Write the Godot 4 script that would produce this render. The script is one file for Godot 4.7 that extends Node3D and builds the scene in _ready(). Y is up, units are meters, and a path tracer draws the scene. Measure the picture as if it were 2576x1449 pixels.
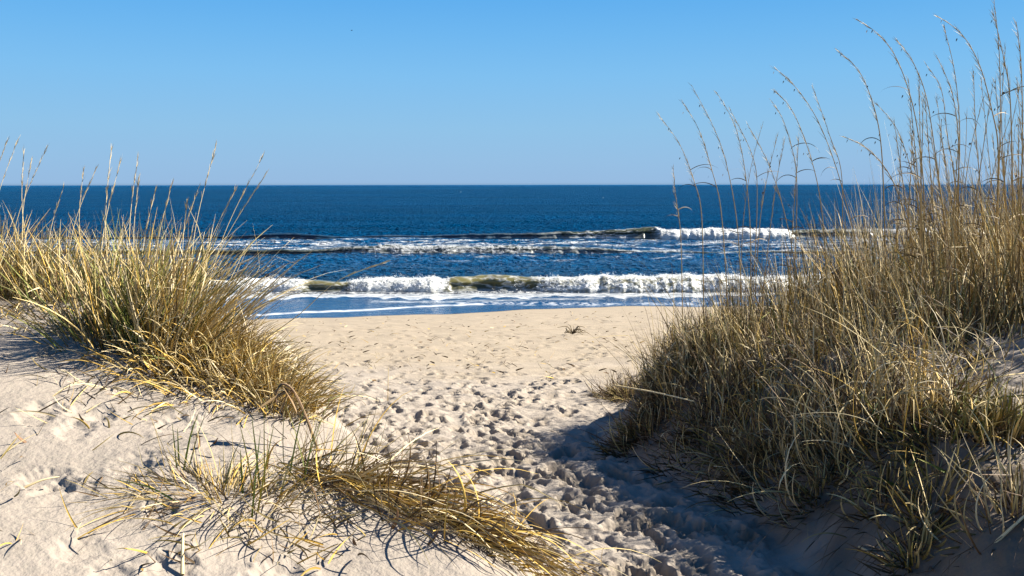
extends Node3D
# Dune gap with dry grass, beach, surf and open sea. Camera at the origin of x and z, looking along -z; d = -z is the distance from it; sea level is y = 0.

const EYE := Vector3(0, 5, 0)
const FOCAL := 2229.0           # focal length in picture units (2576 x 1449)
const PITCH := 0.1159
var rng := RandomNumberGenerator.new()
var n_big := FastNoiseLite.new()
var n_mid := FastNoiseLite.new()
var n_fine := FastNoiseLite.new()
var n_lace := FastNoiseLite.new()
var n_ridge := FastNoiseLite.new()
var m_grass: StandardMaterial3D
var m_dark: StandardMaterial3D

# ------------------------------------------------------------------ helpers
func sm(a: float, b: float, x: float) -> float:
	var t := clampf((x - a) / (b - a), 0.0, 1.0)
	return t * t * (3.0 - 2.0 * t)

func curve(xs: Array, ys: Array, x: float) -> float:      # smooth interpolation through points
	var n := xs.size()
	if x <= xs[0]: return ys[0]
	if x >= xs[n - 1]: return ys[n - 1]
	var i := 0
	while x > xs[i + 1]: i += 1
	var t: float = (x - xs[i]) / (xs[i + 1] - xs[i])
	var a: float = ys[i]
	var b: float = ys[i + 1]
	var w: float = xs[i + 1] - xs[i]
	var ma: float = 0.0 if i == 0 else (b - ys[i - 1]) / (xs[i + 1] - xs[i - 1]) * w
	var mb: float = 0.0 if i + 2 >= n else (ys[i + 2] - a) / (xs[i + 2] - xs[i]) * w
	var t2 := t * t
	var t3 := t2 * t
	return a * (2 * t3 - 3 * t2 + 1) + ma * (t3 - 2 * t2 + t) + b * (-2 * t3 + 3 * t2) + mb * (t3 - t2)

func ray(u: float, v: float) -> Vector3:                  # direction with forward distance 1
	var a := (u - 1288.0) / FOCAL
	var b := (724.5 - v) / FOCAL
	var f := cos(PITCH) + b * sin(PITCH)
	return Vector3(a / f, (b * cos(PITCH) - sin(PITCH)) / f, -1.0)

func at(u: float, v: float, d: float) -> Vector3:
	return EYE + ray(u, v) * d

func on_ground(u: float, v: float, from := 2.0) -> Vector3:     # where a line of sight first meets the sand
	var r := ray(u, v)
	var d := from
	while d < 60.0:
		var p := EYE + r * d
		if p.y < sand(p.x, d):
			var lo := d - 0.1
			for i in 6:
				var m := (lo + d) * 0.5
				p = EYE + r * m
				if p.y < sand(p.x, m): d = m
				else: lo = m
			p = EYE + r * d
			return Vector3(p.x, sand(p.x, d), p.z)
		d += 0.1
	return EYE + r * 60.0

func grounded(x: float, d: float) -> Vector3:
	return Vector3(x, sand(x, d), -d)

var used := {}
func numbered(called: String) -> String:
	if not used.has(called):
		used[called] = 0
		return called
	used[called] += 1
	return "%s_%03d" % [called, used[called]]

func tag(o: Node, label: String, category := "", group := "", kind := ""):
	if label: o.set_meta("label", label)
	if category: o.set_meta("category", category)
	if group: o.set_meta("group", group)
	if kind: o.set_meta("kind", kind)
	return o

func thing(called: String, label: String, category: String, where: Vector3, group := "") -> Node3D:
	var o := Node3D.new()
	o.name = numbered(called)
	add_child(o)
	o.position = where
	tag(o, label, category, group)
	return o

class Shape:
	var v := PackedVector3Array()
	var n := PackedVector3Array()
	var c := PackedColorArray()
	var i := PackedInt32Array()
	var uv := PackedVector2Array()
	func mesh() -> ArrayMesh:
		var a := []
		a.resize(Mesh.ARRAY_MAX)
		a[Mesh.ARRAY_VERTEX] = v
		a[Mesh.ARRAY_NORMAL] = n
		if c.size(): a[Mesh.ARRAY_COLOR] = c
		if uv.size(): a[Mesh.ARRAY_TEX_UV] = uv
		a[Mesh.ARRAY_INDEX] = i
		var m := ArrayMesh.new()
		m.add_surface_from_arrays(Mesh.PRIMITIVE_TRIANGLES, a)
		return m

func put(called: String, s: Shape, mat: Material, parent: Node = self, kind := "") -> MeshInstance3D:
	var o := MeshInstance3D.new()
	o.mesh = s.mesh()
	o.material_override = mat
	o.name = numbered(called) if parent == self else called
	parent.add_child(o, true)
	if kind: o.set_meta("kind", kind)
	return o

func noise(sd: int, f: float, octaves := 4, type := FastNoiseLite.TYPE_SIMPLEX_SMOOTH) -> FastNoiseLite:
	var n := FastNoiseLite.new()
	n.seed = sd
	n.frequency = f
	n.noise_type = type
	n.fractal_octaves = octaves
	return n

func noise_texture(n: FastNoiseLite, size: int, normal := false, strength := 4.0) -> NoiseTexture2D:
	var t := NoiseTexture2D.new()
	t.width = size
	t.height = size
	t.seamless = true
	t.noise = n
	t.as_normal_map = normal
	t.bump_strength = strength
	return t

# ------------------------------------------------------------------ the shape of the ground
const XR_D := [0.0, 2.0, 3.0, 4.3, 5.2, 6.0, 7.0, 8.0, 9.0, 10.0, 12.0, 15.0]
const XR := [1.9, 1.62, 1.5, 1.36, 1.28, 0.98, 0.74, 0.85, 1.3, 2.0, 3.4, 5.5]
const XL_D := [-2.0, 0.0, 2.0, 3.3, 4.0, 4.8, 5.5, 6.5, 8.0, 10.0, 13.0]
const XL := [1.5, 0.9, 0.45, 0.08, -0.26, -0.76, -1.15, -1.55, -2.3, -3.6, -6.0]
const HP_D := [-3.0, 0.0, 2.0, 4.0, 7.0, 10.0, 13.0, 17.0, 20.0]
const HP := [3.3, 3.3, 3.27, 3.16, 2.9, 2.62, 2.3, 1.88, 1.56]

func shore(x: float) -> float:
	var s := 33.0 + 0.27 * (x + 8.0)
	return s - 0.27 * 0.5 * (sqrt(pow(x - 5.0, 2) + 4.0) + (x - 5.0)) + 0.18 * sin(x * 0.55) + 0.12 * sin(x * 1.3 + 1.0) + 0.05 * sin(x * 3.1)

func path_height(x: float, d: float) -> float:
	if d < 20.0: return curve(HP_D, HP, d)
	var s := shore(x)
	var t := (d - 20.0) / (s - 20.0)
	return 1.56 * (1.0 - t) if t < 1.0 else -(d - s) * 0.06

func left_edge(d: float) -> float: return curve(XL_D, XL, d)
func right_edge(d: float) -> float: return curve(XR_D, XR, d)

func sand(x: float, d: float) -> float:
	var h := path_height(x, d)
	if d < 16.0:
		var q := left_edge(d) - x
		var start := clampf(6.0 + 0.8 * (-x - 2.4), 5.9, 8.2)
		var fall := 1.0 - sm(start, start + 4.5, d)
		if q > -0.6:
			var top := 3.46 + 0.1 * (clampf(d, 0.0, 6.5) - 3.2) + 0.10 * clampf(-x - 0.8, 0.0, 6.0)
			top += 0.16 * exp(-(pow(x + 2.5, 2) + pow(d - 6.4, 2)) / 0.9) + 0.10 * exp(-(pow(x + 1.25, 2) + pow(d - 4.15, 2)) / 0.35)
			h = lerpf(h, maxf(top, h), sm(-0.5, 0.22, q) * fall)
		var r := x - right_edge(d)
		if r > 0.0:
			var fr := 1.0 - sm(7.6, 12.0, d + 0.25 * sin(x * 1.3))
			var top2 := 3.62 + 0.16 * sm(2.5, 4.6, d) - 0.24 * sm(5.0, 7.0, d) + 0.16 * clampf(r, 0.0, 3.2) + 0.05 * sin(x * 1.9 + d * 1.7)
			h = lerpf(h, maxf(top2, h), sm(-0.02, 0.78, r) * fr)
	return h

# ------------------------------------------------------------------ sand sheet
var rows := PackedFloat32Array()
var tans := PackedFloat32Array()
var hh := PackedFloat32Array()
var damp := PackedFloat32Array()
var calm := PackedFloat32Array()     # the sand before anyone walked on it
var nc := 0

func press(x: float, d: float, turn: float, long: float, wide: float, deep: float, rim: float, wet: float):      # one footprint
	var a := d + 1.5
	var reach := long * 1.7
	var r0 := rows.bsearch(a - reach)
	var r1 := mini(rows.bsearch(a + reach), rows.size() - 1)
	var ct := cos(turn)
	var st := sin(turn)
	for j in range(r0, r1 + 1):
		var aj := rows[j]
		var dz := aj - a
		var c0 := tans.bsearch((x - reach) / aj)
		var c1 := mini(tans.bsearch((x + reach) / aj), nc - 1)
		for i in range(c0, c1 + 1):
			var dx := tans[i] * aj - x
			var p := (dx * ct + dz * st) / long
			var q := (-dx * st + dz * ct) / (wide * (1.0 + 0.25 * p))
			var r := sqrt(p * p + q * q)
			if r > 1.75: continue
			var k := j * nc + i
			var wob := 0.12 * n_mid.get_noise_2d(dx * 9.0 + x * 31.0, dz * 9.0 + d * 17.0) * 3.0
			r += wob
			var pit := 1.0 - sm(0.55, 1.0, r)
			var lip := exp(-pow((r - 1.15) * 4.0, 2))
			hh[k] += -deep * pit * (0.85 + 0.3 * p) + rim * lip * (1.0 + 0.5 * p + 1.6 * n_fine.get_noise_2d(dx * 3.0 + x * 7.0, dz * 3.0 + d * 5.0))
			var off := hh[k] - calm[k]
			if off > 0.018: hh[k] = calm[k] + 0.018 + (off - 0.018) * 0.25
			elif off < -0.06: hh[k] = calm[k] - 0.06 + (off + 0.06) * 0.3
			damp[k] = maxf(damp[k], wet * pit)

func build_sand():
	# rows at growing distance and columns fanning out, finer where the sand is near
	var spans := [[0.4, 4.0, 50], [4.0, 13.0, 470], [13.0, 38.0, 270], [38.0, 62.0, 16]]
	for s in spans:
		for k in int(s[2]): rows.append(s[0] * pow(s[1] / s[0], float(k) / s[2]))
	rows.append(62.0)
	for k in 28: tans.append(-3.4 + 2.72 * pow(k / 28.0, 0.7))
	for k in 560: tans.append(-0.68 + 1.36 * k / 559.0)
	for k in 28: tans.append(0.68 + 2.72 * pow((k + 1) / 28.0, 1.4))
	nc = tans.size()
	var nr := rows.size()
	hh.resize(nc * nr)
	damp.resize(nc * nr)
	for j in nr:
		var a := rows[j]
		var d := a - 1.5
		var le := left_edge(d)
		var re := right_edge(d)
		var far := sm(9.0, 13.0, d)
		for i in nc:
			var x := tans[i] * a
			var h := sand(x, d)
			# undulation everywhere, churned sand along the path, smooth wind ripples on the dune
			var on_path := sm(-0.35, 0.1, x - le) * (1.0 - sm(-0.15, 0.35, x - re)) * (1.0 - far)
			var on_bank := sm(0.0, 0.3, x - re) * (1.0 - far)
			var g := n_big.get_noise_2d(x, d)
			if d < 14.0:
				var m := n_mid.get_noise_2d(x, d)
				h += 0.035 * g + (0.012 + 0.014 * on_path) * m
				if on_path > 0.01: h += on_path * (0.045 * absf(n_ridge.get_noise_2d(x, d)) - 0.02 + 0.014 * n_fine.get_noise_2d(x, d))
				if on_bank > 0.01: h += on_bank * (0.085 * n_mid.get_noise_2d(x * 0.7 + 40.0, d * 0.7) + 0.03 * n_fine.get_noise_2d(x * 0.8, d * 0.8))
			elif d < 34.0:
				h += 0.03 * g * sm(36.0, 28.0, d) + 0.012 * n_mid.get_noise_2d(x * 0.8, d * 0.6) * sm(34.0, 26.0, d)
				# wheel ruts along the beach
				for rut in [22.0, 23.7]:
					var off: float = absf(d - rut - 0.03 * x - 0.15 * sin(x * 0.25))
					if off < 0.4: h -= 0.03 * (1.0 - sm(0.1, 0.25, off)) - 0.02 * exp(-pow((off - 0.28) * 12.0, 2))
			hh[j * nc + i] = h
	# footprints: deep and crowded in the path, soft on the left dune, sparse and small down the beach
	calm = hh.duplicate()
	rng.seed = 11
	for k in 17:         # people walking through the gap, both ways
		var f := rng.randf_range(0.05, 0.86)
		var drift := rng.randf_range(-0.25, 0.25)
		var d := 3.3 + rng.randf() * 0.6
		var foot := 1.0
		var deep := rng.randf_range(0.018, 0.05)
		var fan := rng.randf_range(-0.35, 0.35)
		var last_x := lerpf(left_edge(d) + 0.3, right_edge(d), f)
		while d < 21.0:
			var x := 0.0
			if d < 8.5: x = lerpf(left_edge(d) + 0.3, minf(right_edge(d), 1.5), clampf(f + drift * (d - 3.0) * 0.12, 0.05, 0.98))
			else: x = last_x + fan * 0.6
			var heading := atan2(0.62, x - last_x) + rng.randfn(0.0, 0.18)
			last_x = x
			var px := x + foot * 0.10 * sin(heading) + rng.randfn(0, 0.03)
			var k2 := deep * rng.randf_range(0.6, 1.3) * (1.0 - 0.55 * sm(9.0, 14.0, d))
			press(px, d, heading, 0.075, 0.052, k2, k2 * 0.35, 0.5)
			press(px + cos(heading) * 0.15, d + sin(heading) * 0.15, heading, 0.105, 0.062, k2 * 0.9, k2 * 0.45, 0.4)
			foot = -foot
			d += rng.randf_range(0.5, 0.72)
	for k in 170:
		var d := 3.6 + 7.5 * pow(rng.randf(), 0.8)
		var le := left_edge(d) + 0.3 if d < 8.0 else -2.4
		var re := right_edge(d) + 0.05 if d < 8.0 else minf(right_edge(d), 1.6)
		press(lerpf(le, re, rng.randf()), d, rng.randf_range(0, PI), rng.randf_range(0.05, 0.16), rng.randf_range(0.04, 0.08), rng.randf_range(0.008, 0.04), rng.randf_range(0.002, 0.016), rng.randf_range(0.1, 0.7))
	for k in 34:         # slumped scuffs and ruts where many feet have passed
		var d := rng.randf_range(3.8, 8.6)
		press(lerpf(left_edge(d) + 0.5, right_edge(d), pow(rng.randf(), 0.6)), d, PI / 2 + rng.randf_range(-0.9, 0.9), rng.randf_range(0.16, 0.34), rng.randf_range(0.07, 0.13), rng.randf_range(0.03, 0.055), rng.randf_range(0.01, 0.03), 0.6)
	for k in 75:
		var d := rng.randf_range(2.6, 7.0)
		var x := lerpf(-0.68 * d - 0.5, left_edge(d) - 0.9, pow(rng.randf(), 0.7))
		press(x, d, rng.randf_range(0, PI), rng.randf_range(0.1, 0.16), rng.randf_range(0.07, 0.12), rng.randf_range(0.008, 0.022), rng.randf_range(0.002, 0.006), 0.0)
	for k in 800:
		var d := 11.5 + 21.0 * pow(rng.randf(), 0.9)
		var x := rng.randf_range(-0.36, 0.4) * d
		if n_big.get_noise_2d(x * 0.7 + 9.0, d * 0.7) < rng.randf_range(-0.5, 0.25): continue
		var deep := rng.randf_range(0.01, 0.035)
		press(x, d, rng.randf_range(-0.5, 0.5) + (PI / 2 if rng.randf() < 0.5 else 0.0), rng.randf_range(0.1, 0.2), rng.randf_range(0.07, 0.12), deep, deep * 0.4, 0.1)
	var s := Shape.new()
	s.v.resize(nc * nr)
	s.n.resize(nc * nr)
	s.c.resize(nc * nr)
	for j in nr:
		var a := rows[j]
		for i in nc: s.v[j * nc + i] = Vector3(tans[i] * a, hh[j * nc + i], 1.5 - a)
	var dry := Color(0.242, 0.211, 0.179)
	var warm := Color(0.252, 0.209, 0.155)
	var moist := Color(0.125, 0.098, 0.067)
	for j in nr:
		var d := rows[j] - 1.5
		for i in nc:
			var k := j * nc + i
			var l := s.v[k - 1] if i > 0 else s.v[k]
			var r := s.v[k + 1] if i < nc - 1 else s.v[k]
			var b := s.v[k - nc] if j > 0 else s.v[k]
			var f := s.v[k + nc] if j < nr - 1 else s.v[k]
			s.n[k] = (r - l).cross(f - b).normalized()
			var x := s.v[k].x
			var col := dry.lerp(warm, sm(9.0, 15.0, d + n_big.get_noise_2d(x * 0.5, d * 0.5) * 3.0) * 0.85)
			var g := 1.0 + 0.10 * n_mid.get_noise_2d(x * 0.5 + 77.0, d * 1.1) + 0.08 * n_fine.get_noise_2d(x * 1.7, d * 1.7)
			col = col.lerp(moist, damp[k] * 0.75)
			if d > 30.0: col = col.lerp(moist, sm(0.7, -0.1, shore(x) - d) * 0.9)
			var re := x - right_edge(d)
			if d < 12.0 and re > -0.1: col = col.lerp(Color(0.105, 0.084, 0.064), sm(-0.1, 0.3, re + 0.3 * n_mid.get_noise_2d(x, d)) * (1.0 - 0.75 * sm(0.6, 1.1, re)) * 0.85)     # shade of the bank face deepened in the sand colour
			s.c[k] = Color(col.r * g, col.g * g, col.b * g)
	for j in nr - 1:
		for i in nc - 1:
			var k := j * nc + i
			s.i.append_array(PackedInt32Array([k, k + nc, k + 1, k + 1, k + nc, k + nc + 1]))
	var m := StandardMaterial3D.new()
	m.vertex_color_use_as_albedo = true
	m.roughness = 0.95
	m.metallic_specular = 0.25
	m.uv1_triplanar = true
	m.uv1_world_triplanar = true
	m.uv1_scale = Vector3.ONE * 0.55
	var grain := noise(5, 0.035, 6)
	grain.fractal_gain = 0.62
	m.heightmap_enabled = true
	m.heightmap_texture = noise_texture(grain, 1024)
	m.heightmap_scale = 0.65
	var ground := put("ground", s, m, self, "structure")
	tag(ground, "pale sand of the dunes, the trodden path and the beach")

# ------------------------------------------------------------------ sea
const DEEP := Color(0.0, 0.053, 0.148)
const FOAM := Color(0.62, 0.635, 0.64)

func lace(x: float, y: float) -> float:                   # 1 on a net of thin foam threads, 0 in its meshes
	var w := n_mid.get_noise_2d(x * 0.5, y * 0.5) * 0.8
	var e := n_lace.get_noise_2d(x + w, y + w) + 1.0
	return 1.0 - sm(0.04, 0.30, e)

func sea_foam(x: float, d: float) -> float:
	var f := 0.0
	var e := d - shore(x)
	var broken := 0.5 + 0.9 * n_mid.get_noise_2d(x * 0.6, d * 0.9 + 50.0)
	if d < 42.5:
		# spent foam in front of the near breaker
		var front := 38.5 + 0.35 * sin(x * 0.6) + 0.9 * sm(3.0, 12.0, x) + 0.8 * n_mid.get_noise_2d(x * 0.4, 3.0)
		if d > front: f = maxf(f, clampf(1.25 - 0.2 * (d - front) + 0.9 * n_mid.get_noise_2d(x * 0.5, d * 1.5), 0.0, 1.0) * (0.55 + 0.45 * lace(x * 0.9, d * 1.1)))
		# thin line climbing from left to right, and the ragged edge of the next sheet
		var la := absf(d - (34.4 + (x + 8.3) * 0.37 + 0.12 * sin(x * 1.3) + 0.1 * n_mid.get_noise_2d(x * 0.8, 9.0)))
		if x < -1.2 and la < 0.5: f = maxf(f, (1.0 - sm(0.05, 0.26, la)) * clampf(0.5 + broken, 0.0, 1.0))
		var lb := absf(d - (36.9 - 0.03 * x + 0.15 * sin(x * 0.9 + 1.0) + 0.3 * n_mid.get_noise_2d(x * 0.5, 30.0)))
		if x > -2.4 and lb < 0.8: f = maxf(f, (1.0 - sm(0.1, 0.55, lb)) * lace(x * 2.2, d * 2.6) * clampf(0.3 + broken, 0.0, 0.75))
		var lc := absf(d - (37.9 + 0.04 * x + 0.3 * sin(x * 0.5)))
		if absf(x + 1.0) < 5.0: f = maxf(f, (1.0 - sm(0.05, 0.5, lc)) * clampf(broken * 1.1, 0.0, 0.9) * (0.4 + 0.6 * lace(x * 1.5, d * 2.0)))
		f *= sm(0.15, 0.6, e)
	elif d < 46.0:
		f = 0.0
	elif d > 54.0 and d < 64.5:
		f = lace(x * 0.35, d * 0.55) * sm(0.12, 0.55, n_mid.get_noise_2d(x * 0.13 + 5.0, d * 0.3)) * sm(56.0, 62.0, d) * 0.8 * sm(-16.0, 2.0, x)
	elif d > 65.0 and d < 84.0:
		var body := sm(65.0, 67.0, d) * (1.0 - sm(80.0, 84.0, d))
		var thick := n_mid.get_noise_2d(x * 0.10 + 21.0, d * 0.35)
		f = body * clampf(lace(x * 0.22, d * 0.5) * sm(-0.25, 0.3, thick) + 0.75 * sm(0.22, 0.5, thick), 0.0, 1.0) * 0.85
	return f

func sea_height(x: float, d: float) -> float:
	var e := d - shore(x)
	var y := 0.015 * sm(0.0, 2.0, e)
	if d < 41.0:
		y += 0.012 * n_mid.get_noise_2d(x * 0.5, d * 1.2) * sm(0.3, 3.0, e)
		# little steps where one sheet of swash runs over another
		y += 0.03 * sm(0.0, 0.25, d - (34.4 + (x + 8.3) * 0.37 + 0.12 * sin(x * 1.3))) * sm(-0.5, -2.5, x)
		y += 0.05 * sm(0.0, 0.3, d - (36.9 - 0.03 * x + 0.15 * sin(x * 0.9 + 1.0))) * sm(-3.0, -1.5, x) * sm(0.0, 1.0, e)
		y += 0.025 * sm(0.0, 0.25, d - (38.3 + 0.35 * sin(x * 0.6)))
		return y
	var amp := sm(41.0, 52.0, d)
	y += amp * (0.10 * n_big.get_noise_2d(x * 0.22, d * 0.55) + 0.075 * n_mid.get_noise_2d(x * 0.24, d * 0.5) + 0.05 * n_fine.get_noise_2d(x * 0.16, d * 0.30))
	y += amp * 0.10 * sin(d * 0.42 + n_big.get_noise_2d(x * 0.05, d * 0.05) * 5.0) * sm(300.0, 80.0, d)
	return y

func build_sea():
	var ds := PackedFloat32Array()
	for k in 95: ds.append(31.5 + 9.5 * k / 95.0)
	for k in 330: ds.append(41.0 + 49.0 * k / 330.0)
	for k in 120: ds.append(1.0 / lerpf(1.0 / 90.0, 1.0 / 900.0, k / 120.0))
	for k in 16: ds.append(900.0 * pow(50.0, k / 15.0))
	var tn := PackedFloat32Array()
	for k in 16: tn.append(-4.0 + 3.36 * pow(k / 16.0, 0.6))
	for k in 520: tn.append(-0.64 + 1.28 * k / 519.0)
	for k in 16: tn.append(0.64 + 3.36 * pow((k + 1) / 16.0, 1.6))
	var w := tn.size()
	var s := Shape.new()
	for d in ds:
		for t in tn:
			var x := t * d
			var p := Vector3(x, sea_height(x, d) if d < 900.0 else 0.0, -d)
			s.v.append(p)
			var c := DEEP
			var e := d - shore(x)
			if d < 95.0:
				var shallow := Color(0.004, 0.030, 0.075).lerp(Color(0.0, 0.049, 0.135), sm(40.0, 60.0, d)).lerp(DEEP, sm(60.0, 120.0, d))
				c = shallow
				var f := sea_foam(x, d)
				c = c.lerp(FOAM, f * 0.9)
			# light and dark bands of wind and swell, painted into the water colour
			var lg := log(d) * 6.0
			var swell_light := 1.0 + 0.30 * n_big.get_noise_2d(x / d * 1.6 + lg * 0.2, lg * 2.2) + 0.22 * n_mid.get_noise_2d(x / d * 2.5, lg * 3.0)
			if d > 44.0 and c.r < 0.1: c = Color(c.r, c.g * swell_light, c.b * swell_light)
			s.c.append(c)
	var h := ds.size()
	s.n.resize(s.v.size())
	for j in h:
		for i in w:
			var k := j * w + i
			var l := s.v[k - 1] if i > 0 else s.v[k]
			var r := s.v[k + 1] if i < w - 1 else s.v[k]
			var b := s.v[k - w] if j > 0 else s.v[k]
			var f := s.v[k + w] if j < h - 1 else s.v[k]
			s.n[k] = (r - l).cross(f - b).normalized()
	var near := PackedInt32Array()
	var open := PackedInt32Array()
	var far := PackedInt32Array()
	for j in h - 1:
		for i in w - 1:
			var k := j * w + i
			(near if ds[j] < 40.0 else (open if ds[j] < 84.0 else far)).append_array(PackedInt32Array([k, k + w, k + 1, k + 1, k + w, k + w + 1]))
	var mesh := ArrayMesh.new()
	for part in [near, open, far]:
		var a := []
		a.resize(Mesh.ARRAY_MAX)
		a[Mesh.ARRAY_VERTEX] = s.v
		a[Mesh.ARRAY_NORMAL] = s.n
		a[Mesh.ARRAY_COLOR] = s.c
		a[Mesh.ARRAY_INDEX] = part
		mesh.add_surface_from_arrays(Mesh.PRIMITIVE_TRIANGLES, a)
	var still := StandardMaterial3D.new()
	still.vertex_color_use_as_albedo = true
	still.roughness = 0.16
	still.uv1_triplanar = true
	still.uv1_world_triplanar = true
	still.uv1_scale = Vector3(0.12, 0.12, 0.3)
	still.heightmap_enabled = true
	still.heightmap_texture = noise_texture(noise(32, 0.02, 5), 512)
	still.heightmap_scale = 2.5
	still.metallic_specular = 0.5
	mesh.surface_set_material(0, still)
	var m := StandardMaterial3D.new()
	m.vertex_color_use_as_albedo = true
	m.roughness = 0.16
	m.metallic_specular = 0.16
	m.uv1_triplanar = true
	m.uv1_world_triplanar = true
	m.uv1_scale = Vector3(0.045, 0.06, 0.075)
	var chop := noise(31, 0.018, 6)
	chop.fractal_gain = 0.6
	m.heightmap_enabled = true
	m.heightmap_texture = noise_texture(chop, 1024)
	m.heightmap_scale = 130.0
	mesh.surface_set_material(1, m)
	var off: StandardMaterial3D = m.duplicate()
	off.metallic_specular = 0.02
	off.roughness = 0.3
	off.heightmap_scale = 260.0
	mesh.surface_set_material(2, off)
	var o := MeshInstance3D.new()
	o.name = "sea"
	o.mesh = mesh
	add_child(o)
	tag(o, "dark blue open sea with surf running up the beach", "", "", "structure")

# One breaking wave: keys are [picture x, height, how far it has broken, foam on its face]
func breaking_wave(label: String, d0: float, keys: Array, cell: float, drops: int, body: Color, thin: Color, sd: int, scale := 1.0, clear_from := -9999.0, clear_to := -9998.0):
	var xs := []
	var hs := []
	var bs := []
	var fs := []
	for k in keys:
		xs.append((k[0] - 1288.0) / FOCAL * d0)
		hs.append(k[1])
		bs.append(k[2])
		fs.append(k[3])
	var root := thing("breaking_wave", label, "wave", Vector3(0, 0, -d0), "lines of surf rolling in to the beach")
	var s := Shape.new()
	var nx := int((xs[-1] - xs[0]) / cell)
	var nb := 12
	var nf := 30
	var w := nb + nf
	rng.seed = sd
	var spots := []
	for i in nx + 1:
		var x: float = lerpf(xs[0], xs[-1], float(i) / nx)
		var green := sm(clear_from, clear_to, x / d0 * FOCAL + 1288.0)
		var H: float = scale * maxf(0.02, curve(xs, hs, x)) * (1.0 + 0.20 * n_mid.get_noise_2d(x * 0.16, sd) + 0.08 * n_mid.get_noise_2d(x * 0.4, sd) + 0.12 * n_mid.get_noise_2d(x * 0.42, sd + 3.0) * sm(0.2, 0.8, curve(xs, bs, x)))
		var b := clampf(curve(xs, bs, x) + 0.25 * n_mid.get_noise_2d(x * 0.6, sd + 20.0), 0.0, 1.0)
		var fo := clampf(curve(xs, fs, x), 0.0, 1.0)
		var crest := 0.5 * n_mid.get_noise_2d(x * 0.12, sd + 5.0) + 0.25 * sin(x * 0.21 + sd)
		for j in w:
			var back := 0.0
			var y := 0.0
			var m := 0.0
			var t := 0.0
			if j < nb:
				t = float(j) / nb
				back = (1.0 - t) * (3.5 + 2.5 * H)
				y = H * pow(0.5 - 0.5 * cos(PI * t), 1.1) - 0.12 * (1.0 - t)
				m = b * sm(0.75, 1.0, t)
			else:
				t = float(j - nb) / (nf - 1)
				var y0 := H * pow(1.0 - t, 1.35)
				var o0 := H * (0.75 * pow(t, 0.75) + 0.22 * sin(PI * minf(t * 2.2, 1.0)))
				var y1 := H * pow(cos(t * PI * 0.5), 0.75)
				var o1 := H * 1.5 * sin(t * PI * 0.5)
				y = lerpf(y0, y1, b)
				back = -lerpf(o0, o1, b)
				var low := sm(0.62, 0.88, t) * (1.0 - sm(0.0, 0.3, b)) * fo
				var streak := lace(x * 0.9 / maxf(H, 0.3) * 0.7, t * 2.6 + sd) * fo * (0.9 - 0.5 * b)
				m = clampf(maxf(maxf(sm(0.25, 0.7, b + 0.5 * n_mid.get_noise_2d(x * 0.9, t * 2.0 + sd)), low), streak), 0.0, 1.0)
				if b > 0.4: m *= 1.0 - (1.15 - fo) * 1.3 * sm(0.0, 0.45, n_mid.get_noise_2d(x * 0.9 + 60.0, t * 2.0) + 0.5 * n_fine.get_noise_2d(x * 0.5, t * 2.0))
			if b > 0.3: m *= 1.0 - (1.25 - fo) * (1.0 - lace(x * 1.7 / maxf(H, 0.4), t * 3.5 + sd)) * sm(0.12, 0.4, t) * clampf(0.6 + 1.2 * n_mid.get_noise_2d(x * 0.5 + 8.0, t * 1.6 + sd), 0.0, 1.0)
			m = clampf(m, 0.0, 1.0)
			var puff := m * H * (0.12 * n_mid.get_noise_2d(x * 0.8, t * 1.3 + sd) + 0.17 * n_fine.get_noise_2d(x * 1.9, t * 2.2 + sd)) * sin(PI * clampf(0.12 + t * 0.88, 0.0, 1.0) if j >= nb else PI * 0.12)
			var p := Vector3(x, y + puff * 0.8 - (0.15 if j == w - 1 else 0.0), -(crest + back - puff * 0.6))
			s.v.append(p)
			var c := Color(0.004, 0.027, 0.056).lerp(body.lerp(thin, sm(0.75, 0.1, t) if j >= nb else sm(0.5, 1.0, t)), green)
			var air := clampf(0.80 + 0.55 * n_fine.get_noise_2d(x * 0.8 + 11.0, t * 2.6 + sd) + 0.35 * n_mid.get_noise_2d(x * 0.7, t + 70.0 + sd), 0.25, 1.0)
			s.c.append(c.lerp(FOAM, m * air))
			if m > 0.5 and j >= nb - 1 and rng.randf() < 0.15 + 0.6 * (1.0 - t): spots.append(p)
	s.n.resize(s.v.size())
	for i in nx + 1:
		for j in w:
			var k := i * w + j
			var l := s.v[k - w] if i > 0 else s.v[k]
			var r := s.v[k + w] if i < nx else s.v[k]
			var f := s.v[k - 1] if j > 0 else s.v[k]
			var b := s.v[k + 1] if j < w - 1 else s.v[k]
			s.n[k] = (r - l).cross(b - f).normalized()
	for i in nx:
		for j in w - 1:
			var k := i * w + j
			s.i.append_array(PackedInt32Array([k, k + 1, k + w, k + w, k + 1, k + w + 1]))
	var m := StandardMaterial3D.new()
	m.vertex_color_use_as_albedo = true
	m.roughness = 0.3
	m.metallic_specular = 0.4
	put("face", s, m, root)
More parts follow.
